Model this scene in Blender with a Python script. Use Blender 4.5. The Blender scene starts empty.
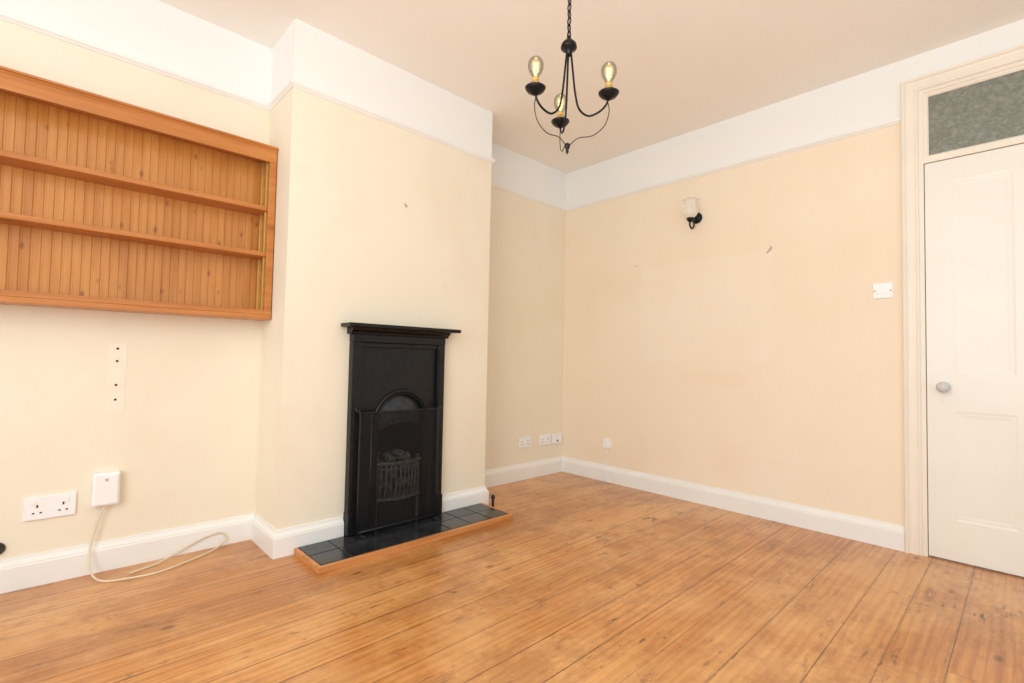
import bpy, bmesh, math, random
from mathutils import Vector, Matrix
random.seed(7)
S=bpy.context.scene
COL=S.collection
S.view_settings.view_transform='Standard'
S.view_settings.look='None'

# ------------------------------------------------------------ measurements
H=2.816; ZR=2.445; ZB=0.136; D=0.367; YA=-1.262; YB=-2.652
XE=4.5; YE=-5.2

# ------------------------------------------------------------ materials
def lin(c):
    return tuple(((v/255)/12.92 if v/255<=0.04045 else ((v/255+0.055)/1.055)**2.4) for v in c)+(1.0,)
def newmat(name):
    m=bpy.data.materials.new(name); m.use_nodes=True
    nt=m.node_tree; b=nt.nodes['Principled BSDF']
    return m,nt,b
def N(nt,t,**k):
    n=nt.nodes.new(t)
    for a,v in k.items():
        if a.startswith('i_'): n.inputs[a[2:].replace('_',' ')].default_value=v
        else: setattr(n,a,v)
    return n
def coords(nt,scale=(1,1,1)):
    g=N(nt,'ShaderNodeNewGeometry'); m=N(nt,'ShaderNodeMapping'); m.inputs['Scale'].default_value=scale
    nt.links.new(g.outputs['Position'],m.inputs['Vector']); return m.outputs['Vector']
def objc(nt,scale=(1,1,1)):
    g=N(nt,'ShaderNodeTexCoord'); m=N(nt,'ShaderNodeMapping'); m.inputs['Scale'].default_value=scale
    nt.links.new(g.outputs['Object'],m.inputs['Vector']); return m.outputs['Vector']
def noise(nt,vec,scale,detail=3,rough=.5):
    n=N(nt,'ShaderNodeTexNoise'); n.inputs['Scale'].default_value=scale; n.inputs['Detail'].default_value=detail
    n.inputs['Roughness'].default_value=rough; nt.links.new(vec,n.inputs['Vector']); return n.outputs['Fac']
def ramp(nt,fac,stops):
    r=N(nt,'ShaderNodeValToRGB'); e=r.color_ramp.elements
    while len(e)<len(stops): e.new(0.5)
    for el,(p,c) in zip(e,stops): el.position=p; el.color=c
    nt.links.new(fac,r.inputs['Fac']); return r.outputs['Color']
def mix(nt,fac,a,b,mode='MIX'):
    m=N(nt,'ShaderNodeMix'); m.data_type='RGBA'; m.blend_type=mode
    for i,v in ((0,fac),(6,a),(7,b)):
        if hasattr(v,'is_linked'): nt.links.new(v,m.inputs[i])
        else: m.inputs[i].default_value=v
    return m.outputs[2]
def math_(nt,op,a,b=None,c=None):
    m=N(nt,'ShaderNodeMath'); m.operation=op
    for i,v in enumerate((a,b,c)):
        if v is None: continue
        if hasattr(v,'is_linked'): nt.links.new(v,m.inputs[i])
        else: m.inputs[i].default_value=v
    return m.outputs[0]
def bump(nt,b,h,strength=.1,dist=.01):
    n=N(nt,'ShaderNodeBump'); n.inputs['Strength'].default_value=strength; n.inputs['Distance'].default_value=dist
    nt.links.new(h,n.inputs['Height']); nt.links.new(n.outputs[0],b.inputs['Normal'])
def simple(name,c,rough=.5,metal=0.,var=0.06,scale=20,bmp=0.0):
    m,nt,b=newmat(name); v=objc(nt); f=noise(nt,v,scale)
    base=lin(c); dark=tuple(x*(1-var*2) for x in base[:3])+(1,); lite=tuple(min(1,x*(1+var)) for x in base[:3])+(1,)
    nt.links.new(ramp(nt,f,[(.3,dark),(.7,lite)]),b.inputs['Base Color'])
    b.inputs['Roughness'].default_value=rough; b.inputs['Metallic'].default_value=metal
    if bmp: bump(nt,b,f,bmp,.003)
    return m

def wallmat(name,c1,c2,stain,white=(242,242,240),ghosts=()):
    m,nt,b=newmat(name); v=coords(nt)
    f=noise(nt,v,.9,4,.6)
    col=ramp(nt,f,[(.35,lin(c1)),(.68,lin(c2))])
    v2=coords(nt,(1.6,1.6,1.2)); f2=noise(nt,v2,1.3,5,.6)
    s=ramp(nt,f2,[(.50,(0,0,0,1)),(.72,(1,1,1,1))])
    s2=math_(nt,'MULTIPLY',s,.4)
    col=mix(nt,s2,col,lin(stain))
    v3=coords(nt,(1,1,1)); f3=noise(nt,v3,4.5,6,.7)
    s3=math_(nt,'MULTIPLY',ramp(nt,f3,[(.60,(0,0,0,1)),(.74,(1,1,1,1))]),.3)
    col=mix(nt,s3,col,lin(stain))
    g=N(nt,'ShaderNodeNewGeometry'); sx=N(nt,'ShaderNodeSeparateXYZ'); nt.links.new(g.outputs['Position'],sx.inputs[0])
    for x0,x1,z0,z1,amt,gc in ghosts:
        def edge(o,a,bb):
            mr=N(nt,'ShaderNodeMapRange'); mr.interpolation_type='SMOOTHSTEP'; nt.links.new(o,mr.inputs[0]); mr.inputs[1].default_value=a; mr.inputs[2].default_value=bb; return mr.outputs[0]
        k=math_(nt,'MULTIPLY',edge(sx.outputs['X'],x0,x0+.05),edge(sx.outputs['X'],x1,x1-.05))
        k=math_(nt,'MULTIPLY',k,math_(nt,'MULTIPLY',edge(sx.outputs['Z'],z0,z0+.06),edge(sx.outputs['Z'],z1,z1-.06)))
        col=mix(nt,math_(nt,'MULTIPLY',k,amt),col,lin(gc))
    fr=math_(nt,'GREATER_THAN',sx.outputs['Z'],ZR+.004)
    col=mix(nt,fr,col,lin(white))
    nt.links.new(col,b.inputs['Base Color']); b.inputs['Roughness'].default_value=.75
    bump(nt,b,noise(nt,v,60,4),.08,.004)
    return m
M_A=wallmat('paint_cream',(240,230,209),(242,234,215),(234,219,193))
M_B=wallmat('paint_peach',(244,228,205),(246,232,211),(239,218,191),ghosts=((.80,1.86,1.02,1.84,.35,(248,236,218)),(1.15,1.7,.84,1.0,.2,(236,213,186))))
M_C=simple('ceiling_paint',(249,244,237),.9,var=.01,scale=.8)
M_W=simple('white_gloss_paint',(243,242,239),.35,var=.015,scale=4)
M_ARCH=simple('cream_gloss_paint',(241,232,217),.4,var=.02,scale=4)
M_DOOR=simple('door_paint',(240,236,227),.35,var=.015,scale=3)
M_PORC=simple('white_porcelain',(205,205,208),.12,var=.02)
M_PL=simple('white_plastic',(247,248,250),.3,var=.01)
M_PLD=simple('dark_slot',(40,38,36),.5)
M_IRON=simple('black_cast_iron',(20,22,25),.36,.3,var=.3,scale=30,bmp=.4)
M_IRON2=simple('sooty_iron',(40,41,44),.42,.4,var=.2,scale=50,bmp=.4)
M_HOOD=simple('hood_iron',(58,60,64),.36,.5,var=.2,scale=30,bmp=.3)
M_MESH=simple('guard_wire',(26,27,29),.6,.2,var=.1)
M_GRATE=simple('worn_grate_iron',(138,138,140),.5,.3,var=.2,scale=50,bmp=.3)
M_SOOT=simple('soot_brick',(20,19,19),.9,0,var=.3,scale=30,bmp=.5)
M_BLK=simple('black_wrought_metal',(24,26,30),.35,.5,var=.1)
M_CABLE=simple('cream_cable',(228,214,186),.45,var=.03)
M_BRASS=simple('brass_strip',(222,182,104),.35,.5,var=.05)
M_CANDLE=simple('aged_brass_sleeve',(190,156,100),.4,.4,var=.06)
M_CHROME=simple('worn_metal',(150,150,155),.35,.8,var=.1)
M_COAL=simple('ash_grey_coal',(160,156,150),.9,var=.4,scale=35,bmp=.6)
M_PATCH=simple('old_filler',(243,235,218),.8,var=.02,scale=12)
M_MARK=simple('grey_scuff',(196,188,180),.8,var=.1,scale=60)
M_TILE=simple('black_slate_tile',(44,46,50),.17,0,var=.3,scale=10,bmp=.06)
M_GROUT=simple('dark_grout',(14,14,15),.9,0,var=.2)

# timber
def wood(name,cd,cm,cl,axis='Y',rough=.4,knots=True,scale=1.0,groove=None):
    m,nt,b=newmat(name)
    sc={'Y':(18*scale,1.2*scale,18*scale),'Z':(18*scale,18*scale,1.2*scale),'X':(1.2*scale,18*scale,18*scale)}[axis]
    v=coords(nt,sc); f=noise(nt,v,1.5,5,.6)
    col=ramp(nt,f,[(.28,lin(cd)),(.5,lin(cm)),(.75,lin(cl))])
    if knots:
        ks={'Y':(9,3.2,9),'Z':(1,22,11),'X':(3.2,9,9)}[axis]
        kv=coords(nt,ks); vo=N(nt,'ShaderNodeTexVoronoi'); vo.inputs['Scale'].default_value=1.0; nt.links.new(kv,vo.inputs['Vector'])
        k=ramp(nt,vo.outputs['Distance'],[(.08,(1,1,1,1)),(.24,(0,0,0,1))])
        w=N(nt,'ShaderNodeSeparateColor'); nt.links.new(vo.outputs['Color'],w.inputs[0])
        k=math_(nt,'MULTIPLY',k,math_(nt,'GREATER_THAN',w.outputs[0],.6))
        k=math_(nt,'MULTIPLY',k,.65)
        col=mix(nt,k,col,lin((118,58,22)))
    if groove:
        g=N(nt,'ShaderNodeNewGeometry'); sx=N(nt,'ShaderNodeSeparateXYZ'); nt.links.new(g.outputs['Position'],sx.inputs[0])
        yy=math_(nt,'DIVIDE',math_(nt,'ADD',sx.outputs['Y'],3.95),groove)
        idx=math_(nt,'FLOOR',math_(nt,'DIVIDE',yy,2))
        wn=N(nt,'ShaderNodeTexWhiteNoise'); wn.noise_dimensions='1D'; nt.links.new(idx,wn.inputs['W'])
        tint=ramp(nt,wn.outputs['Value'],[(0,(.92,.89,.84,1)),(1,(1.0,1.0,1.0,1))])
        col=mix(nt,1.0,col,tint,'MULTIPLY')
        fr=math_(nt,'FRACT',yy)
        gv=math_(nt,'MULTIPLY',math_(nt,'LESS_THAN',fr,.07),.15)
        col=mix(nt,gv,col,lin((130,72,30)))
    nt.links.new(col,b.inputs['Base Color']); b.inputs['Roughness'].default_value=rough
    bump(nt,b,f,.1,.002)
    return m
PW=.034
M_PINE=wood('pine_shelf_wood',(172,104,44),(190,120,56),(204,138,74),'Y',.28)
M_PINEV=wood('pine_stile_wood',(172,104,44),(190,120,56),(204,138,74),'Z',.28,knots=False)
M_BEAD=wood('pine_beadboard',(190,124,56),(206,140,70),(218,156,84),'Z',.28,True,1.0,PW)
M_EDGE=wood('hearth_timber',(184,116,62),(204,138,82),(218,156,100),'Y',.4,False)

def floormat():
    m,nt,b=newmat('pine_floorboards'); BW=.178
    g=N(nt,'ShaderNodeNewGeometry'); sx=N(nt,'ShaderNodeSeparateXYZ'); nt.links.new(g.outputs['Position'],sx.inputs[0])
    wob=math_(nt,'MULTIPLY',math_(nt,'SUBTRACT',noise(nt,coords(nt,(3,.4,1)),1.0,2),.5),.008)
    # irregular widths: warp x with a slow x-only noise
    wx=N(nt,'ShaderNodeCombineXYZ'); nt.links.new(sx.outputs['X'],wx.inputs[0])
    warp=math_(nt,'MULTIPLY',math_(nt,'SUBTRACT',noise(nt,wx.outputs[0],2.6,1),.5),.16)
    q=math_(nt,'DIVIDE',math_(nt,'ADD',math_(nt,'ADD',math_(nt,'ADD',sx.outputs['X'],.02),wob),warp),BW); idx=math_(nt,'FLOOR',q); fr=math_(nt,'FRACT',q)
    wn=N(nt,'ShaderNodeTexWhiteNoise'); wn.noise_dimensions='1D'; nt.links.new(idx,wn.inputs['W'])
    JL=8.5
    yo=math_(nt,'ADD',math_(nt,'DIVIDE',sx.outputs['Y'],JL),math_(nt,'MULTIPLY',wn.outputs['Value'],7.3))
    yf=math_(nt,'FRACT',yo); yi=math_(nt,'FLOOR',yo)
    cmb=N(nt,'ShaderNodeCombineXYZ'); nt.links.new(idx,cmb.inputs[0]); nt.links.new(yi,cmb.inputs[1])
    wn2=N(nt,'ShaderNodeTexWhiteNoise'); wn2.noise_dimensions='3D'; nt.links.new(cmb.outputs[0],wn2.inputs['Vector'])
    off=N(nt,'ShaderNodeVectorMath'); off.operation='MULTIPLY_ADD'
    nt.links.new(wn2.outputs['Color'],off.inputs[0]); off.inputs[1].default_value=(0,20,30); nt.links.new(g.outputs['Position'],off.inputs[2])
    def mp(s):
        mm=N(nt,'ShaderNodeMapping'); mm.inputs['Scale'].default_value=s; nt.links.new(off.outputs[0],mm.inputs['Vector']); return mm.outputs[0]
    gr=noise(nt,mp((42,1.5,26)),1.0,7,.7)
    col=ramp(nt,gr,[(.28,lin((170,104,44))),(.5,lin((200,134,66))),(.72,lin((218,158,92)))])
    tint=ramp(nt,wn2.outputs['Value'],[(0,(.82,.77,.70,1)),(.5,(.96,.94,.91,1)),(1,(1.08,1.09,1.08,1))])
    col=mix(nt,1.0,col,tint,'MULTIPLY')
    wv=N(nt,'ShaderNodeTexWave'); wv.bands_direction='X'; wv.inputs['Scale'].default_value=10; wv.inputs['Distortion'].default_value=8; wv.inputs['Detail'].default_value=3; wv.inputs['Detail Scale'].default_value=1.1
    nt.links.new(mp((1.0,.13,1)),wv.inputs['Vector'])
    wf=math_(nt,'MULTIPLY',ramp(nt,wv.outputs['Fac'],[(.5,(0,0,0,1)),(1,(1,1,1,1))]),.42)
    col=mix(nt,wf,col,lin((156,88,34)))
    wr=noise(nt,coords(nt),1.1,6,.7)
    col=mix(nt,math_(nt,'MULTIPLY',ramp(nt,wr,[(.44,(0,0,0,1)),(.6,(1,1,1,1))]),.5),col,lin((230,180,122)))
    wr2=noise(nt,coords(nt,(1.5,.8,1)),2.0,8,.78)
    col=mix(nt,math_(nt,'MULTIPLY',ramp(nt,wr2,[(.50,(0,0,0,1)),(.60,(1,1,1,1))]),.42),col,lin((148,88,42)))
    vo=N(nt,'ShaderNodeTexVoronoi'); vo.inputs['Scale'].default_value=1; nt.links.new(mp((9,4.2,0)),vo.inputs['Vector'])
    sc=N(nt,'ShaderNodeSeparateColor'); nt.links.new(vo.outputs['Color'],sc.inputs[0])
    k=ramp(nt,vo.outputs['Distance'],[(.05,(1,1,1,1)),(.16,(0,0,0,1))])
    k=math_(nt,'MULTIPLY',math_(nt,'MULTIPLY',k,math_(nt,'GREATER_THAN',sc.outputs[1],.76)),.75)
    col=mix(nt,k,col,lin((92,48,22)))
    st=noise(nt,mp((6,1.6,1)),1.5,9,.8)
    stf=ramp(nt,st,[(.57,(0,0,0,1)),(.64,(1,1,1,1))])
    col=mix(nt,math_(nt,'MULTIPLY',stf,.6),col,lin((108,64,34)))
    st2=noise(nt,coords(nt,(4.2,3.2,1)),1.0,10,.84)
    stf2=ramp(nt,st2,[(.60,(0,0,0,1)),(.65,(1,1,1,1))])
    col=mix(nt,math_(nt,'MULTIPLY',stf2,.62),col,lin((84,50,30)))
    sp=noise(nt,mp((34,8,1)),1.0,4,.6)
    spf=ramp(nt,sp,[(.63,(0,0,0,1)),(.68,(1,1,1,1))])
    msk=ramp(nt,noise(nt,coords(nt),1.9,3),[(.5,(0,0,0,1)),(.62,(1,1,1,1))])
    col=mix(nt,math_(nt,'MULTIPLY',math_(nt,'MULTIPLY',spf,.8),msk),col,lin((62,38,26)))
    gw=math_(nt,'MULTIPLY_ADD',wn.outputs['Value'],.0017,.0004)
    ed=math_(nt,'MULTIPLY',math_(nt,'MINIMUM',fr,math_(nt,'SUBTRACT',1.0,fr)),BW)
    gm=math_(nt,'MULTIPLY',math_(nt,'LESS_THAN',ed,math_(nt,'MULTIPLY',math_(nt,'SUBTRACT',noise(nt,coords(nt,(6,3,1)),3,5,.75),.38),.03)),.28)
    col=mix(nt,gm,col,lin((110,64,32)))
    gp=math_(nt,'LESS_THAN',ed,gw)
    ey=math_(nt,'MULTIPLY',math_(nt,'MINIMUM',yf,math_(nt,'SUBTRACT',1.0,yf)),JL)
    gp=math_(nt,'MAXIMUM',gp,math_(nt,'LESS_THAN',ey,.0015))
    # dirt fills some seams with wax: their darkness varies along the boards
    gvar=math_(nt,'MULTIPLY_ADD',ramp(nt,noise(nt,coords(nt,(2.2,.9,1)),1.3,4,.6),[(.38,(0,0,0,1)),(.6,(1,1,1,1))]),.55,.35)
    col=mix(nt,math_(nt,'MULTIPLY',gp,gvar),col,lin((52,28,15)))
    nt.links.new(col,b.inputs['Base Color'])
    rf=noise(nt,mp((10,2,1)),1.5,4)
    nt.links.new(math_(nt,'MULTIPLY_ADD',rf,.25,.22),b.inputs['Roughness'])
    b.inputs['Specular IOR Level'].default_value=.55
    b.inputs['Coat Weight'].default_value=.3; b.inputs['Coat Roughness'].default_value=.22
    bump(nt,b,math_(nt,'SUBTRACT',math_(nt,'MULTIPLY',gr,.2),gp),.25,.003)
    return m
M_FLOOR=floormat()

def obscured():
    m,nt,b=newmat('obscured_glass'); v=coords(nt)
    vo=N(nt,'ShaderNodeTexVoronoi'); vo.inputs['Scale'].default_value=70; nt.links.new(v,vo.inputs['Vector'])
    f=noise(nt,v,30,5,.75)
    ff=math_(nt,'ADD',math_(nt,'MULTIPLY',f,.7),math_(nt,'MULTIPLY',vo.outputs['Distance'],.35))
    c=ramp(nt,ff,[(.3,lin((112,116,106))),(.5,lin((126,130,120))),(.7,lin((144,147,137)))])
    nt.links.new(c,b.inputs['Base Color']); b.inputs['Roughness'].default_value=.25
    bump(nt,b,vo.outputs['Distance'],.35,.003); return m
M_OBS=obscured()
def emis(name,c,e,base,rough=.3):
    m,nt,b=newmat(name); v=objc(nt); f=noise(nt,v,25)
    nt.links.new(ramp(nt,f,[(.3,lin(base)),(.7,tuple(min(1,x*1.05) for x in lin(base)[:3])+(1,))]),b.inputs['Base Color'])
    b.inputs['Emission Color'].default_value=lin(c); b.inputs['Emission Strength'].default_value=e; b.inputs['Roughness'].default_value=rough
    return m
M_FIL=emis('glowing_filament',(255,228,170),3,(255,225,160))
M_SHADE=emis('frosted_shade_glass',(255,244,225),.08,(240,235,225),.1)
M_SHADE.node_tree.nodes['Principled BSDF'].inputs['Transmission Weight'].default_value=.6
def glass():
    m,nt,b=newmat('amber_bulb_glass')
    tr=N(nt,'ShaderNodeBsdfTransparent'); tr.inputs[0].default_value=(1,.86,.62,1)
    gl=N(nt,'ShaderNodeBsdfGlossy'); gl.inputs['Roughness'].default_value=.05
    fz=N(nt,'ShaderNodeFresnel'); fz.inputs[0].default_value=1.6
    em=N(nt,'ShaderNodeEmission'); em.inputs[0].default_value=(1,.80,.52,1); em.inputs[1].default_value=.85
    ad=N(nt,'ShaderNodeMixShader'); ad.inputs[0].default_value=.38; nt.links.new(tr.outputs[0],ad.inputs[1]); nt.links.new(em.outputs[0],ad.inputs[2])
    ms=N(nt,'ShaderNodeMixShader'); nt.links.new(fz.outputs[0],ms.inputs[0]); nt.links.new(ad.outputs[0],ms.inputs[1]); nt.links.new(gl.outputs[0],ms.inputs[2])
    nt.links.new(ms.outputs[0],nt.nodes['Material Output'].inputs[0]); return m
M_GLASS=glass()

# ------------------------------------------------------------ geometry kit
class G:
    """accumulates geometry in world space"""
    def __init__(s): s.v=[]; s.f=[]; s.sm=[]
    def add(s,vs,fs,smooth=False):
        o=len(s.v); s.v+= [Vector(p) for p in vs]; s.f+=[tuple(i+o for i in f) for f in fs]; s.sm+=[smooth]*len(fs); return s
    def box(s,a,b,bev=0.0):
        bm=bmesh.new(); bmesh.ops.create_cube(bm,size=1)
        a=Vector(a); b=Vector(b)
        for v in bm.verts:
            v.co=Vector([a[i]+(b[i]-a[i])*(v.co[i]+.5) for i in range(3)])
        if bev:
            bev=min(bev,.45*min(abs(b[i]-a[i]) for i in range(3)))
            bmesh.ops.bevel(bm,geom=bm.edges[:],offset=bev,segments=2,affect='EDGES',profile=.6)
        bm.verts.index_update(); bm.verts.ensure_lookup_table(); bmesh.ops.recalc_face_normals(bm,faces=bm.faces)
        s.add([v.co.copy() for v in bm.verts],[[v.index for v in f.verts] for f in bm.faces]); bm.free(); return s
    def lathe(s,prof,c=(0,0,0),axis='Z',seg=24):
        vs=[];fs=[];n=len(prof); c=Vector(c)
        for i in range(seg):
            a=2*math.pi*i/seg
            for r,h in prof:
                x,y=r*math.cos(a),r*math.sin(a)
                p={'Z':(x,y,h),'Y':(x,h,y),'X':(h,x,y)}[axis]; vs.append(c+Vector(p))
        for i in range(seg):
            j=(i+1)%seg
            for k in range(n-1):
                fs.append((i*n+k,j*n+k,j*n+k+1,i*n+k+1))
        return s.add(vs,fs,True)
    def tube(s,pts,r,seg=8,closed=False,sub=6):
        P=[Vector(p) for p in pts]
        if sub>1: P=catmull(P,sub,closed)
        n=len(P); vs=[];fs=[]; up=None
        for i,p in enumerate(P):
            if closed: t=(P[(i+1)%n]-P[i-1])
            else: t=P[min(i+1,n-1)]-P[max(i-1,0)]
            t.normalize()
            if up is None:
                up=t.orthogonal().normalized()
            up=(up-t*up.dot(t)).normalized(); w=t.cross(up)
            rr=r(i/(n-1)) if callable(r) else r
            for k in range(seg):
                a=2*math.pi*k/seg; vs.append(p+up*(rr*math.cos(a))+w*(rr*math.sin(a)))
        m=n if closed else n-1
        for i in range(m):
            j=(i+1)%n
            for k in range(seg):
                l=(k+1)%seg; fs.append((i*seg+k,i*seg+l,j*seg+l,j*seg+k))
        if not closed:
            fs.append(tuple(range(seg-1,-1,-1))); fs.append(tuple((n-1)*seg+k for k in range(seg)))
        return s.add(vs,fs,True)
    def sweep(s,path,prof):
        P=[Vector((p[0],p[1])) for p in path]; n=len(P); m=len(prof); vs=[];fs=[]
        for i,p in enumerate(P):
            ns=[]
            if i>0: d=(P[i]-P[i-1]).normalized(); ns.append(Vector((d.y,-d.x)))
            if i<n-1: d=(P[i+1]-P[i]).normalized(); ns.append(Vector((d.y,-d.x)))
            o=ns[0] if len(ns)==1 else (ns[0]+ns[1])/(1+ns[0].dot(ns[1]))
            for a,z in prof: q=p+o*a; vs.append((q.x,q.y,z))
        for i in range(n-1):
            for k in range(m):
                l=(k+1)%m; fs.append((i*m+k,i*m+l,(i+1)*m+l,(i+1)*m+k))
        fs.append(tuple(range(m))); fs.append(tuple((n-1)*m+k for k in range(m-1,-1,-1)))
        return s.add(vs,fs)
    def frame(s,x0,x1,z0,z1,prof,open_bottom=False):
        """mitred rectangular moulding in an XZ plane; prof list of (inset from outer edge, y)"""
        vs=[];fs=[];m=len(prof)
        ring=[]
        for i,y in prof:
            if open_bottom: ring.append([(x0+i,y,z0),(x0+i,y,z1-i),(x1-i,y,z1-i),(x1-i,y,z0)])
            else: ring.append([(x0+i,y,z0+i),(x0+i,y,z1-i),(x1-i,y,z1-i),(x1-i,y,z0+i)])
        for r_ in ring: vs+=r_
        segs=3 if open_bottom else 4
        for k in range(m-1):
            for c in range(segs):
                d=(c+1)%4; fs.append((k*4+c,k*4+d,(k+1)*4+d,(k+1)*4+c))
        return s.add(vs,fs)
    def extr(s,poly,ax,a,b):
        def P(u,v,w): return {'X':(w,u,v),'Y':(u,w,v),'Z':(u,v,w)}[ax]
        n=len(poly); vs=[P(u,v,a) for u,v in poly]+[P(u,v,b) for u,v in poly]
        fs=[tuple(range(n)),tuple(range(2*n-1,n-1,-1))]+[(i,(i+1)%n,(i+1)%n+n,i+n) for i in range(n)]
        return s.add(vs,fs)
def catmull(P,sub,closed):
    n=len(P); out=[]
    m=n if closed else n-1
    for i in range(m):
        if closed: a,b,c,d=P[i-1],P[i],P[(i+1)%n],P[(i+2)%n]
        else: a,b,c,d=P[max(i-1,0)],P[i],P[i+1],P[min(i+2,n-1)]
        for k in range(sub):
            t=k/sub
            out.append(.5*((2*b)+(c-a)*t+(2*a-5*b+4*c-d)*t*t+(3*b-a-3*c+d)*t**3))
    if not closed: out.append(P[-1].copy())
    return out
def mk(name,g,mat,base=(0,0,0),parent=None,loc=None):
    me=bpy.data.meshes.new(name); b=Vector(base)
    me.from_pydata([tuple(v-b) for v in g.v],[],g.f)
    for p,sm in zip(me.polygons,g.sm): p.use_smooth=sm
    bm=bmesh.new(); bm.from_mesh(me); bmesh.ops.recalc_face_normals(bm,faces=bm.faces); bm.to_mesh(me); bm.free()
    me.materials.append(mat); o=bpy.data.objects.new(name,me); COL.objects.link(o)
    if parent is None: o.location=b
    else:
        o.parent=parent
        if loc is not None: o.location=loc
    return o
def struct(name,g,mat):
    o=mk(name,g,mat); o['kind']='structure'; return o
def root(name,base,label,cat,group=None):
    o=bpy.data.objects.new(name,None); o.empty_display_size=.05; o.location=base; COL.objects.link(o)
    o['label']=label; o['category']=cat
    if group: o['group']=group
    return o
def part(r,name,g,mat,label=None):
    o=mk(name,g,mat,base=r.location if r.parent is None else (0,0,0),parent=r)
    if label: o['label']=label
    return o

# ------------------------------------------------------------ shell
struct('floor',G().box((-.15,YE,-.1),(XE,.15,0)),M_FLOOR)
struct('ceiling',G().box((-.15,YE,H),(XE,.15,H+.1)),M_C)
struct('wall_left',G().box((-.15,YE,0),(0,.15,H)),M_A)
FY0,FY1,FZ=-2.22,-1.74,.86
g=G(); g.box((0,YB,0),(D,FY0,H)); g.box((0,FY1,0),(D,YA,H)); g.box((0,FY0,FZ),(D,FY1,H))
struct('wall_chimney',g,M_A)
DX0,DX1,DZ=2.605,3.47,2.615
g=G(); g.box((0,0,0),(DX0,.15,H)); g.box((DX1,0,0),(XE,.15,H)); g.box((DX0,0,DZ),(DX1,.15,H))
struct('wall_back',g,M_B)
bp=[(0,0),(.022,0),(.022,.098),(.019,.103),(.019,.108),(.013,.114),(.008,.124),(.006,.136),(0,.136)]
struct('baseboard_left',G().sweep([(0,YE),(0,YB),(D,YB),(D,-2.303)],bp),M_W)
struct('baseboard_right',G().sweep([(D,-1.662),(D,YA),(0,YA),(0,0),(2.532,0)],bp),M_W)
rp=[(0,ZR),(.006,ZR+.001),(.010,ZR+.008),(.018,ZR+.014),(.021,ZR+.022),(.020,ZR+.030),(.012,ZR+.034),(0,ZR+.035)]
struct('trim_1',G().sweep([(0,YE),(0,YB),(D,YB),(D,YA),(0,YA),(0,0),(2.545,0)],rp),M_W)
ap_=[(0,0),(0,-.026),(.003,-.031),(.010,-.033),(.016,-.030),(.021,-.022),(.030,-.018),(.060,-.018),(.066,-.021),(.072,-.020),(.077,-.014),(.077,.0)]
struct('trim_2',G().frame(2.533,3.542,0,2.676,ap_,True),M_ARCH)
g=G(); g.box((2.605,-.008,0),(2.630,.12,2.61)); g.box((3.445,-.008,0),(3.47,.12,2.61)); g.box((2.630,-.0075,2.580),(3.445,.12,2.609)); g.box((2.630,-.0075,2.178),(3.445,.119,2.200))
struct('trim_3',g,M_ARCH)
g=G(); g.frame(2.630,3.445,2.200,2.580,[(0,.04),(0,.0),(.014,.0),(.022,.006),(.022,.018)])
w=struct('window_1',g,M_ARCH)
p=mk('glass_pane',G().box((2.65,.014,2.21),(3.425,.02,2.57)),M_OBS,parent=w)
# door
g=G(); x0,x1,z0,z1=2.634,3.441,.008,2.174; f0,f1=.0,.042
st=.115; xm=(x0+x1)/2
xs=[x0,x0+st,xm-.055,xm+.055,x1-st,x1]; zs=[z0,.22,.80,1.0,z1-.12,z1]
for i in range(5):
    for j in range(5):
        xa,xb,a,b=xs[i],xs[i+1],zs[j],zs[j+1]
        if i in (1,3) and j in (1,3):
            g.frame(xa,xb,a,b,[(0,f0),(.010,f0+.0016),(.020,f0+.0018),(.032,f0+.003)])
            g.add([(xa+.032,f0+.003,a+.032),(xb-.032,f0+.003,a+.032),(xb-.032,f0+.003,b-.032),(xa+.032,f0+.003,b-.032)],[(0,1,2,3)])
        else: g.add([(xa,f0,a),(xb,f0,a),(xb,f0,b),(xa,f0,b)],[(0,1,2,3)])
g.add([(x0,f0,z0),(x0,f0,z1),(x1,f0,z1),(x1,f0,z0),(x0,f1,z0),(x0,f1,z1),(x1,f1,z1),(x1,f1,z0)],[(0,1,5,4),(1,2,6,5),(2,3,7,6),(3,0,4,7),(4,5,6,7)])
door=struct('door_1',g,M_DOOR)
kc=(2.705,0,.928)
g=G().lathe([(0,0),(.027,0),(.027,-.004),(.018,-.009),(.010,-.012),(.010,-.03),(.018,-.036),(.027,-.046),(.029,-.056),(.024,-.066),(.012,-.072),(0,-.073)],kc,'Y')
mk('knob',g,M_PORC,parent=door)
g=G().box((2.698,-.003,.83),(2.712,.001,.87),.0015)
mk('keyhole_cover',g,M_DOOR,parent=door)

# ------------------------------------------------------------ alcove shelf unit
SY0,SY1=-3.95,-2.657; SX=.165; SZ0,SZ1=1.222,2.172
r=root('wall_shelf',(0,(SY0+SY1)/2,SZ0),'orange pine wall shelving unit with beadboard back fitted in the alcove','shelf')
part(r,'side_panel',G().box((.012,SY0,SZ0+.02),(SX-.012,SY0+.024,SZ1-.02)),M_PINEV)
part(r,'side_panel',G().box((.012,SY1-.024,SZ0+.02),(SX-.012,SY1,SZ1-.02)),M_PINEV)
g=G(); g.box((.012,SY0+.024,SZ1-.045),(SX-.012,SY1-.024,SZ1-.02)); part(r,'top_board',g,M_PINE)
g=G(); g.box((.0,SY0,SZ0),(SX+.006,SY1,SZ0+.024),.004); part(r,'bottom_board',g,M_PINE)
g=G()
g.box((SX-.012,SY0,SZ1-.085),(SX+.004,SY1,SZ1-.018),.002); g.box((SX-.012,SY1-.036,SZ0+.024),(SX+.004,SY1,SZ1-.085),.003); g.box((SX-.012,SY0,SZ0+.024),(SX+.004,SY0+.036,SZ1-.085),.003)
g.box((SX-.012,SY0+.036,SZ0+.024),(SX+.003,SY1-.036,SZ0+.05),.003)
part(r,'face_frame',g,M_PINE)
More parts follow.
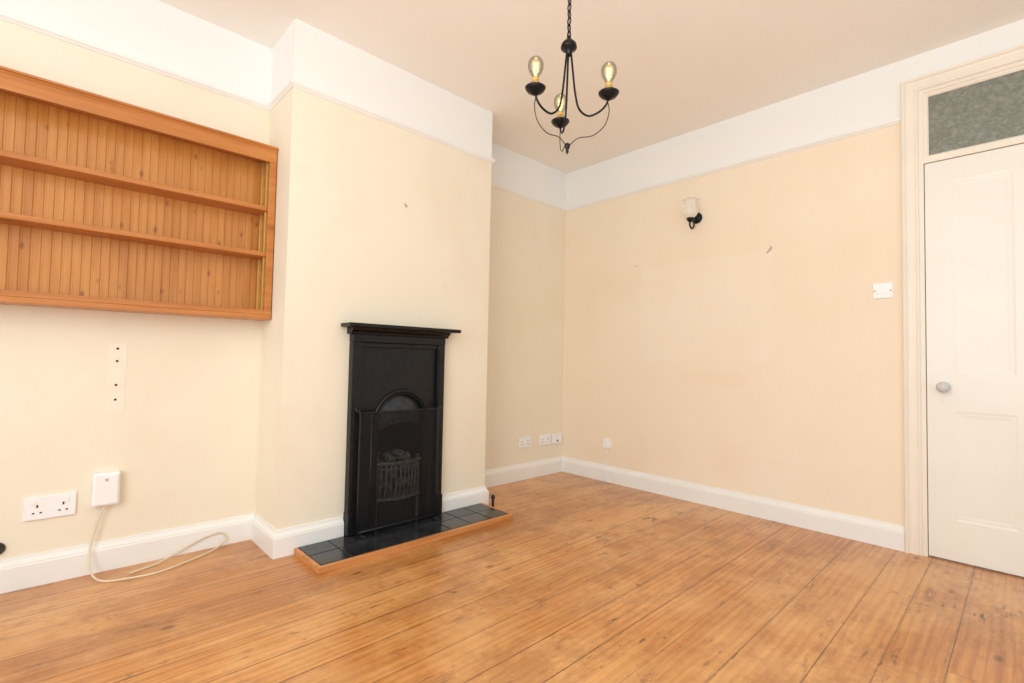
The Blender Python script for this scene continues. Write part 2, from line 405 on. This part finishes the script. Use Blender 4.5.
g=G(); g.extr([(0,SZ1-.02),(SX+.006,SZ1-.02),(SX+.010,SZ1-.012),(SX+.018,SZ1-.008),(SX+.02,SZ1),(0,SZ1)],'Y',SY0,SY1); part(r,'cornice',g,M_PINE)
g=G(); poly=[]; y=SY0; pw=PW
poly.append((0.001,SY0))
while y<SY1-.001:
    e=min(y+pw,SY1)
    if e-y<.012: break
    poly+= [(.0100,y),(.012,y+.002),(.012,y+.007),(.0113,y+.008),(.012,y+.009),(.012,e-.002)]
    y+=pw
poly.append((.0100,SY1)); poly.append((.001,SY1))
n=len(poly); vs=[(u,v,SZ0+.024) for u,v in poly]+[(u,v,SZ1-.02) for u,v in poly]
g.add(vs,[(i,i+1,i+1+n,i+n) for i in range(n-1)]+[(n-1,0,n,2*n-1)])
part(r,'back_panel',g,M_BEAD)
for z in (1.818,1.566):
    g=G().box((.012,SY0+.024,z),(SX-.014,SY1-.024,z+.026),.005); part(r,'shelf_board',g,M_PINE)
for xx in (.030,.115):
    g=G(); g.box((xx,SY1-.040,SZ0+.03),(xx+.018,SY1-.024,SZ1-.05),.002)
    for i in range(36): g.box((xx+.006,SY1-.0405,SZ0+.05+i*.024),(xx+.012,SY1-.0398,SZ0+.056+i*.024))
    part(r,'shelf_track',g,M_BRASS,'brass adjustable shelf strip')

# ------------------------------------------------------------ fireplace
CY=-1.982
r=root('fireplace',(D,CY,0),'black cast iron fireplace with arched opening on chimney breast','fireplace')
HT=.034
def arch_pts(cy,w,zb,zs,n=20):
    pts=[(cy-w,zb),(cy-w,zs)]
    for i in range(1,n): a=math.pi-math.pi*i/n; pts.append((cy+w*math.cos(a),zs+w*math.sin(a)))
    pts+=[(cy+w,zs),(cy+w,zb)]; return pts
AC,AW,AZ=-1.965,.158,.65
yL,yR,zT=-2.297,-1.668,1.158
g=G()
ap=arch_pts(AC,AW,HT,AZ)
x0p,x1p=D+.001,D+.03
outer=[]
n=len(ap)
for i,(y,z) in enumerate(ap):
    if i==0: outer.append((yL,HT))
    elif i==1: outer.append((yL,AZ))
    elif i==n-1: outer.append((yR,HT))
    elif i==n-2: outer.append((yR,AZ))
    else:
        a=math.pi-math.pi*(i-1)/20; c,s_=math.cos(a),math.sin(a)
        t=min(((yR-AC)/c if c>1e-6 else 1e9),((yL-AC)/c if c<-1e-6 else 1e9),((zT-AZ)/s_ if s_>1e-6 else 1e9))
        outer.append((AC+c*t,AZ+s_*t))
vs=[(x1p,y,z) for y,z in ap]+[(x1p,y,z) for y,z in outer]+[(x0p-.03,y,z) for y,z in ap]
fs=[(i,i+1,n+i+1,n+i) for i in range(n-1)]+[(i,i+1,2*n+i+1,2*n+i) for i in range(n-1)]
g.add(vs,fs)
for k in range(n,2*n-1):
    a,b=outer[k-n],outer[k-n+1]
    if a[0]==yL and b[1]>=zT-1e-6 and a[1]<zT: g.add([(x1p,)+a,(x1p,)+b,(x1p,yL,zT)],[(0,1,2)])
    if abs(b[0]-yR)<1e-6 and a[1]>=zT-1e-6 and b[1]<zT: g.add([(x1p,)+a,(x1p,)+b,(x1p,yR,zT)],[(0,1,2)])
part(r,'front_plate',g,M_IRON)
g=G()
for s in (-1,1):
    ya=yL if s<0 else yR-.055; g.box((D+.001,ya,HT),(D+.052,ya+.055,zT-.046),.005)
    yb=yL-.003 if s<0 else yR-.058; g.box((D+.001,yb,HT),(D+.060,yb+.061,HT+.13),.006)
    ye=yL+.010 if s<0 else yR-.045; g.box((D+.045,ye,.22),(D+.056,ye+.035,1.08),.005)
g.box((D+.001,yL-.001,zT-.046),(D+.054,yR+.001,zT),.005)
g.box((D+.02,yL+.055,zT-.075),(D+.045,yR-.055,zT-.045),.006)
part(r,'surround',g,M_IRON)
g=G(); g.extr([(D+.001,zT),(D+.056,zT),(D+.060,zT+.012),(D+.074,zT+.02),(D+.082,zT+.036),(D+.001,zT+.036)],'Y',yL-.015,yR+.02)
g.box((D+.001,-2.352,zT+.036),(D+.122,-1.592,zT+.058),.006)
part(r,'mantel_shelf',g,M_IRON)
g=G()
for rad,tk,xx in ((AW+.018,.012,D+.032),(AW+.002,.006,D+.036)):
    pts=[(xx,y,z) for y,z in arch_pts(AC,rad,HT+.01,AZ,16)]
    g.tube(pts,tk,8,sub=2)
part(r,'arch_moulding',g,M_IRON)
g=G(); vs=[];fs=[]; nn=18; mm=6
for k in range(mm+1):
    u=k/mm
    for i in range(nn+1):
        a=math.pi*i/nn; c,s_=math.cos(a),math.sin(a)
        yt,zt=AC+AW*c,AZ+AW*s_
        tb=i/nn; ybm=AC+AW*.98*(1-2*tb); zbm=AZ-.05+.045*math.sin(math.pi*tb)
        bul=.038*math.sin(u*math.pi/2)*math.sin(math.pi*tb)
        vs.append((D+.014+bul,yt+(ybm-yt)*u,zt+(zbm-zt)*u))
for k in range(mm):
    for i in range(nn): a=k*(nn+1)+i; fs.append((a,a+1,a+nn+2,a+nn+1))
g.add(vs,fs,True)
g.tube([vs[mm*(nn+1)+i] for i in range(nn+1)],.006,8,sub=1)
part(r,'hood',g,M_HOOD)
g=G(); X0=.06
def quad(a,b,c,d): g.add([a,b,c,d],[(0,1,2,3)])
ya,yb_=FY0+.005,FY1-.005; ia,ib=CY-.12,CY+.17; zf=HT+.002
quad((X0,ia,zf),(X0,ib,zf),(X0+.05,ib,.85),(X0+.05,ia,.85))
quad((D,ya,zf),(X0,ia,zf),(X0+.05,ia,.85),(D,ya,.85))
quad((D,yb_,zf),(X0,ib,zf),(X0+.05,ib,.85),(D,yb_,.85))
quad((D,ya,zf),(D,yb_,zf),(X0,ib,zf),(X0,ia,zf)); quad((D,ya,.85),(D,yb_,.85),(X0+.05,ib,.85),(X0+.05,ia,.85))
part(r,'firebox',g,M_SOOT)
g=G(); gy0,gy1=AC-.152,AC+.152
def fx(t): return D+.01+.050*math.sin(math.pi*t)
for z,rr in ((.400,.013),(.368,.007),(.19,.011)):
    g.tube([(fx(i/8),gy0+(gy1-gy0)*i/8,z) for i in range(9)],rr,8,sub=2)
for i in range(1,11):
    t=i/11; y=gy0+(gy1-gy0)*t; x=fx(t)
    g.tube([(x,y,.400),(x+.008,y,.34),(x+.004,y,.26),(x-.012,y,.19)],.0068,6,sub=3)
for i in range(0,14): g.tube([(D-.22,gy0+.02+i*.021,.18),(D+.03,gy0+.02+i*.021,.185)],.006,6,sub=1)
g.box((D-.01,gy0,.04),(D+.012,gy0+.02,.43),.004); g.box((D-.01,gy1-.02,.04),(D+.012,gy1,.43),.004)
part(r,'fire_grate',g,M_GRATE)
g=G(); g.box((D-.005,gy0+.03,.036),(D+.02,gy1-.03,.16),.006)
for i in range(6): g.box((D+.018,gy0+.05+i*.04,.06),(D+.023,gy0+.07+i*.04,.14),.002)
part(r,'ash_door',g,M_IRON2)
g=G()
for i in range(44):
    cx,cy,cz=D-.18+random.random()*.18,gy0+.03+random.random()*.25,.215+random.random()*.21; s=.02+random.random()*.016
    bm=bmesh.new(); bmesh.ops.create_icosphere(bm,subdivisions=1,radius=s)
    for v in bm.verts: v.co=v.co*(.75+.5*random.random())+Vector((cx,cy,cz))
    g.add([v.co.copy() for v in bm.verts],[[v.index for v in f.verts] for f in bm.faces]); bm.free()
o=part(r,'coals',g,M_COAL); o['kind']='stuff'

# hearth
r=root('hearth',(.53,-1.94,0),'glossy black tiled hearth with orange timber edging on floorboards','hearth')
hy0,hy1,hx0,hx1=-2.572,-1.305,D+.024,.708
HH=.033
ty0,ty1,tx1=hy0+.018,hy1-.018,hx1-.018
g=G().box((hx0-.0225,-2.293,0),(hx0,-1.672,HH-.003)); g.box((hx0,ty0,0),(tx1,ty1,HH-.003))
part(r,'bed',g,M_GROUT)
g=G(); nx_,ny_=2,8; tw=(tx1-hx0)/nx_; th=(ty1-ty0)/ny_
for i in range(nx_):
    for j in range(ny_): g.box((hx0+i*tw+.002,ty0+j*th+.002,HH-.006),(hx0+(i+1)*tw-.002,ty0+(j+1)*th-.002,HH+random.uniform(-.0005,.0005)),.0025)
o=part(r,'tiles',g,M_TILE)
g=G().box((hx0,hy0,0),(hx1-.018,hy0+.018,HH-.001),.002); g.box((hx0,hy1-.018,0),(hx1-.018,hy1,HH-.001),.002); g.box((hx1-.018,hy0,0),(hx1,hy1,HH-.001),.002)
part(r,'timber_edging',g,M_EDGE,'orange timber strip edging')

# spark guard
GY0,GY1,GZ=-2.258,-1.735,.712; GX=D+.088
r=root('fire_guard',(GX,(GY0+GY1)/2,HT),'black wire mesh fire guard standing before the grate','fire guard')
g=G()
g.tube([(GX,GY0,HT+.004),(GX,GY0,GZ-.01),(GX,GY0+.01,GZ),(GX,GY1-.01,GZ),(GX,GY1,GZ-.01),(GX,GY1,HT+.004)],.006,8,sub=3)
g.tube([(GX,GY0,HT+.02),(GX,GY1,HT+.02)],.005,8,sub=1)
g.tube([(GX,GY0+.07,HT+.02),(GX,GY0+.07,GZ)],.004,8,sub=1)
for y in (GY0+.02,GY1-.02): g.tube([(GX-.028,y,HT+.005),(GX,y,HT+.005),(GX+.05,y,HT+.005)],.005,6,sub=1)
part(r,'frame',g,M_IRON2)
g=G(); t=.0008
y=GY0+.006
while y<GY1: g.box((GX-t,y-t,HT+.02),(GX+t,y+t,GZ)); y+=.0064
z=HT+.026
while z<GZ: g.box((GX-t*.9,GY0,z-t),(GX+t*.9,GY1,z+t)); z+=.0064
part(r,'wire_mesh',g,M_MESH)

# ------------------------------------------------------------ chandelier
CX,CYc=1.67-.021,-1.91-.022
r=root('chandelier',(CX,CYc,H),'black wrought iron three arm chandelier hanging from ceiling chain','chandelier')
def P(x,y,z): return (CX+x,CYc+y,z)
g=G().lathe([(0,H),(.05,H),(.05,H-.006),(.035,H-.02),(.012,H-.03),(0,H-.032)],(CX,CYc,0)); part(r,'ceiling_rose',g,M_BLK)
g=G(); z=H-.03; i=0
while z>2.465:
    pts=[]
    for k in range(12):
        a=2*math.pi*k/12; u=.009*math.cos(a); w=.019*math.sin(a)
        pts.append(P(u,0,z-.016+w) if i%2==0 else P(0,u,z-.016+w))
    g.tube(pts,.0026,6,closed=True,sub=1); z-=.031; i+=1
g.tube([P(0.002,0.002,H-.03),P(.005,-.004,2.7),P(-.004,.004,2.55),P(0,0,2.44)],.002,6)
part(r,'chain',g,M_BLK)
ZO=.026
g=G().lathe([(r_,h+ZO) for r_,h in [(0,2.43),(.006,2.43),(.010,2.42),(.008,2.412),(.022,2.405),(.033,2.392),(.036,2.378),(.034,2.372),(.02,2.366),(.014,2.352),(.010,2.34),(0,2.338)]],(CX,CYc,0))
part(r,'hub',g,M_BLK)
g=G().lathe([(0,1.980),(.010,1.974),(.013,1.964),(.009,1.954),(.005,1.946),(.007,1.938),(0,1.926)],(CX,CYc,0)); part(r,'finial',g,M_BLK)
Z0=-H+ZO
def arm_mesh():
    g=G(); g.tube([(.010,0,2.36+Z0),(.020,0,2.27+Z0),(.032,0,2.17+Z0),(.050,0,2.095+Z0),(.09,0,2.055+Z0),(.135,0,2.06+Z0),(.168,0,2.085+Z0),(.18,0,2.115+Z0)],.0046,8)
    g.tube([(.172,0,2.11+Z0),(.183,0,2.06+Z0),(.165,0,2.000+Z0),(.115,0,1.965+Z0),(.05,0,1.965+Z0),(.012,0,1.942+Z0)],.0021,6)
    return g
def cup_mesh():
    return G().lathe([(r_,h+Z0) for r_,h in [(0,2.106),(.010,2.106),(.015,2.110),(.033,2.120),(.041,2.130),(.044,2.136),(.041,2.136),(.032,2.128),(.020,2.126),(0,2.126)]],(.18,0,0))
def sleeve_mesh():
    return G().lathe([(r_,h+Z0) for r_,h in [(0,2.122),(.018,2.122),(.020,2.132),(.0185,2.148),(.0185,2.160),(.015,2.164),(0,2.164)]],(.18,0,0))
def cap_mesh():
    return G().lathe([(r_,h+Z0) for r_,h in [(0,2.162),(.0135,2.162),(.0145,2.166),(.0135,2.170),(.0145,2.174),(.014,2.180),(0,2.180)]],(.18,0,0),seg=16)
def bulb_mesh():
    return G().lathe([(r_,h+Z0) for r_,h in [(.013,2.178),(.016,2.186),(.025,2.200),(.0315,2.216),(.0335,2.231),(.031,2.246),(.023,2.259),(.011,2.266),(0,2.267)]],(.18,0,0))
def fil_mesh():
    g=G()
    pts=[]
    for k in range(25):
        a=2*math.pi*k/6; pts.append((.18+.010*math.cos(a),.010*math.sin(a),2.20+Z0+.040*abs(math.sin(k*math.pi/8))))
    g.tube(pts,.0013,5,sub=3); g.lathe([(0,2.180+Z0),(.004,2.180+Z0),(.003,2.205+Z0),(0,2.207+Z0)],(.18,0,0)); return g
rgt=Vector((.689,.725,0))
first=None
def link_child(o,par):
    o.parent=par; COL.objects.link(o)
rt_ang=math.atan2(rgt.y,rgt.x)
for n_,deg in enumerate((215,335,95)):
    ang=rt_ang+math.radians(deg)
    if n_==0:
        arm=mk('arm',arm_mesh(),M_BLK,parent=r); subs=[mk('drip_cup',cup_mesh(),M_BLK,parent=arm)]
        sl=mk('candle_sleeve',sleeve_mesh(),M_CANDLE,parent=arm); sl['label']='short dull brass sleeve'; subs.append(sl)
        cp=mk('bulb_cap',cap_mesh(),M_BRASS,parent=arm); cp['label']='brass bulb cap'; subs.append(cp)
        bl=mk('bulb',bulb_mesh(),M_GLASS,parent=arm); bl['label']='clear amber glass bulb'; subs.append(bl)
        fl=mk('bulb_filament',fil_mesh(),M_FIL,parent=arm); subs.append(fl); first=arm
        arm.rotation_euler=(0,0,ang)
    else:
        a2=first.copy(); a2.rotation_euler=(0,0,ang); link_child(a2,r)
        for s in subs: c=s.copy(); link_child(c,a2)

# ------------------------------------------------------------ wall sconce
WX,WZ=1.303,2.13
r=root('wall_light',(WX,0,WZ),'black metal wall light with cream frosted glass shade on peach wall','wall light')
part(r,'back_plate',G().lathe([(0,0),(.042,0),(.042,-.006),(.034,-.014),(.016,-.02),(.012,-.034),(0,-.036)],(WX,0,WZ),'Y'),M_BLK)
part(r,'arm',G().tube([(WX,-.02,WZ),(WX,-.04,WZ-.03),(WX,-.055,WZ-.075),(WX,-.085,WZ-.095),(WX,-.115,WZ-.075),(WX,-.11,WZ-.045)],.0065,8),M_BLK)
part(r,'lamp_cup',G().lathe([(0,WZ-.05),(.012,WZ-.05),(.024,WZ-.035),(.026,WZ-.022),(.022,WZ-.022),(0,WZ-.026)],(WX,-.11,0)),M_BLK)
part(r,'lamp_shade',G().lathe([(.016,WZ-.026),(.034,WZ-.016),(.050,WZ+.004),(.056,WZ+.028),(.050,WZ+.054),(.038,WZ+.076),(.036,WZ+.090),(.044,WZ+.104),(.058,WZ+.114),(.055,WZ+.115),(.042,WZ+.107),(.033,WZ+.091),(.035,WZ+.076),(.047,WZ+.053),(.052,WZ+.028),(.046,WZ+.008),(.030,WZ-.011),(.0,WZ-.02)],(WX,-.11,0)),M_SHADE,'cream frosted tulip glass')

# ------------------------------------------------------------ switches / sockets
def plateB(x0,x1,z0,z1,t=.009):
    return G().box((x0,-t,z0),(x1,0,z1),.0025)
r=root('light_switch',(2.44,0,1.43),'white plastic double light switch on peach wall beside door','light switch')
part(r,'switch_plate',plateB(2.393,2.487,1.432,1.520),M_PL)
for x in (2.415,2.452):
    part(r,'rocker',G().box((x-.004,-.0135,1.458),(x+.016,-.008,1.494),.002),M_PL)
for x in (2.402,2.478):
    part(r,'screw',G().lathe([(0,-.0105),(.004,-.0105),(.004,-.0085)],(x,0,1.476),'Y',10),M_CHROME)
def socketA(y0,y1,z0,z1,label,double=True,name='power_socket'):
    r=root(name,(0,(y0+y1)/2,z0),label,'socket')
    part(r,'socket_plate',G().box((0,y0,z0),(.012,y1,z1),.0025),M_PL)
    n=2 if double else 1; w=(y1-y0)/n; hh=z1-z0
    for i in range(n):
        c=y0+w*(i+.5)
        part(r,'rocker',G().box((.011,c+(-1 if i==0 else 1)*w*.12-.008,z1-hh*.36),(.0155,c+(-1 if i==0 else 1)*w*.12+.008,z1-hh*.14),.0015),M_PL)
        part(r,'pin_slot',G().box((.0115,c-.003,z0+hh*.52),(.0126,c+.003,z0+hh*.64)),M_PLD)
        for s in (-1,1): part(r,'pin_slot',G().box((.0115,c+s*.012-.004,z0+hh*.26),(.0126,c+s*.012+.004,z0+hh*.32)),M_PLD)
    return r
socketA(-3.585,-3.415,.285,.385,'white plastic double power socket above the skirting in the alcove')
socketA(-.575,-.435,.275,.362,'white plastic double power socket on recess wall near chimney')
socketA(-.315,-.175,.268,.358,'white plastic socket beside room corner')
r=root('telephone_socket',(0,-.09,.265),'small white telephone socket box beside room corner','telephone socket')
part(r,'socket_box',G().box((0,-.15,.268),(.022,-.03,.355),.004),M_PL)
part(r,'port',G().box((.0215,-.10,.285),(.0228,-.08,.30)),M_PLD)
r=root('junction_box',(0,-3.31,.31),'white plastic junction box with loose cream cable on alcove wall','junction box')
part(r,'box_body',G().box((0,-3.362,.31),(.045,-3.262,.462),.006),M_PL)
part(r,'box_lid',G().box((.044,-3.355,.318),(.052,-3.269,.455),.004),M_PL)
part(r,'indicator',G().box((.0515,-3.318,.425),(.0535,-3.306,.437),.001),M_MARK)
part(r,'cable',G().tube([(.03,-3.31,.315),(.03,-3.335,.24),(.04,-3.36,.12),(.09,-3.355,.03),(.16,-3.32,.006),(.2,-3.24,.006),(.21,-3.12,.006),(.15,-2.98,.006),(.075,-2.86,.008),(.035,-2.80,.04),(.03,-2.83,.075),(.032,-2.92,.06),(.05,-3.03,.02),(.10,-3.12,.006),(.14,-3.22,.006)],.0042,8),M_CABLE)
r=root('extension_socket',(.515,0,.30),'small white socket with thin cable down to skirting','socket')
part(r,'socket_box',G().box((.475,-.02,.285),(.545,0,.365),.004),M_PL)
part(r,'cable',G().tube([(.515,-.012,.29),(.517,-.012,.22),(.512,-.012,.16),(.515,-.028,.10),(.515,-.028,.01)],.004,6),M_PL)
r=root('gas_tap',(.44,-1.24,0),'small dark metal gas pipe stub beside hearth','gas tap')
part(r,'pipe',G().tube([(.44,-1.245,0),(.44,-1.245,.05),(.44,-1.245,.065)],.009,10,sub=1),M_IRON2)
part(r,'tap_head',G().lathe([(0,.062),(.014,.062),(.016,.070),(.012,.080),(.006,.086),(0,.088)],(.44,-1.245,0)),M_IRON2)
r=root('cable_outlet',(0,-3.655,.19),'small round black cable outlet on alcove wall above skirting','cable outlet')
part(r,'outlet_body',G().lathe([(0,0),(.026,0),(.027,.006),(.022,.014),(.014,.02),(.010,.032),(0,.034)],(0,-3.66,.185),'X'),M_PLD)
part(r,'plug_nose',G().lathe([(0,.03),(.007,.03),(.006,.045),(0,.046)],(0,-3.66,.185),'X',12),M_CHROME)
r=root('bracket_scar',(0,-3.29,.74),'pale strip of old filler with dark screw holes on alcove wall','wall mark')
part(r,'filler_strip',G().box((-.001,-3.325,.74),(.0016,-3.255,1.07),.0006),M_PATCH)
for z in (1.045,.985,.87,.80): part(r,'screw_hole',G().lathe([(0,.0024),(.005,.0024),(.006,.0012)],(0,-3.292,z),'X',10),M_PLD)
def hook(name,pts,label,rad=.003):
    o=mk(name,G().tube(pts,rad,6),M_CHROME,base=pts[0]); o['label']=label; o['category']='hook'; return o
hook('picture_hook',[(D-.004,-1.965,1.985),(D+.008,-1.965,1.98),(D+.010,-1.962,1.965),(D+.016,-1.96,1.962),(D+.018,-1.96,1.972)],'small bent metal picture hook on chimney breast',.0025)
g=G(); 
g.tube([(1.800,.003,1.790),(1.808,-.001,1.80),(1.818,-.002,1.810),(1.828,-.002,1.825),(1.824,-.001,1.835)],lambda t:.004+.004*math.sin(math.pi*t),6)
o=mk('filler_patch',g,M_MARK,base=(1.81,0,1.80)); o['label']='small pale grey scuffed filler patch on peach wall'; o['category']='wall mark'
o=mk('nail',G().lathe([(0,-.012),(.004,-.012),(.004,-.009),(.002,-.009),(.002,.02)],(.78,0,1.83),'Y',10),M_CHROME,base=(.78,0,1.83)); o['label']='small nail head in peach wall'; o['category']='nail'

# ------------------------------------------------------------ lights
def area(name,loc,rot,sx,sy,e,c=(1,1,1)):
    l=bpy.data.lights.new(name,'AREA'); l.shape='RECTANGLE'; l.size=sx; l.size_y=sy; l.energy=e; l.color=c
    o=bpy.data.objects.new(name,l); o.location=loc; o.rotation_euler=rot; COL.objects.link(o); return o
area('window_daylight',(2.8,YE+.1,1.6),(math.radians(90),0,0),2.2,1.8,76,(.98,1,.99))
area('side_fill',(XE-.1,-3.0,1.6),(math.radians(90),0,math.radians(90)),2.0,1.8,10,(.98,1,.99))  # weak side fill, added to brighten the left wall
area('bounce_light',(3.3,-3.7,1.5),(math.radians(180),0,0),1.4,1.4,34,(.95,1,.99))  # unseen upward lamp added to lift the ceiling tone
w=bpy.data.worlds.new('World'); S.world=w; w.use_nodes=True
bg=w.node_tree.nodes['Background']; bg.inputs[0].default_value=(.95,.99,.99,1); bg.inputs[1].default_value=.72

# ------------------------------------------------------------ camera
f,yaw,pit,rol=490.356,.75975,.03682,.01996
F=Vector((-math.cos(yaw)*math.cos(pit),math.sin(yaw)*math.cos(pit),math.sin(pit)))
R=Vector((math.sin(yaw),math.cos(yaw),0)); U=R.cross(F)
R2=R*math.cos(rol)+U*math.sin(rol); U2=-R*math.sin(rol)+U*math.cos(rol)
cd=bpy.data.cameras.new('camera'); cd.sensor_width=36; cd.lens=f/1024*36; cd.clip_start=.02
co=bpy.data.objects.new('camera',cd); COL.objects.link(co)
Mx=Matrix((R2,U2,-F)).transposed().to_4x4(); Mx.translation=Vector((3.02058,-3.54348,1.03)); co.matrix_world=Mx
S.camera=co
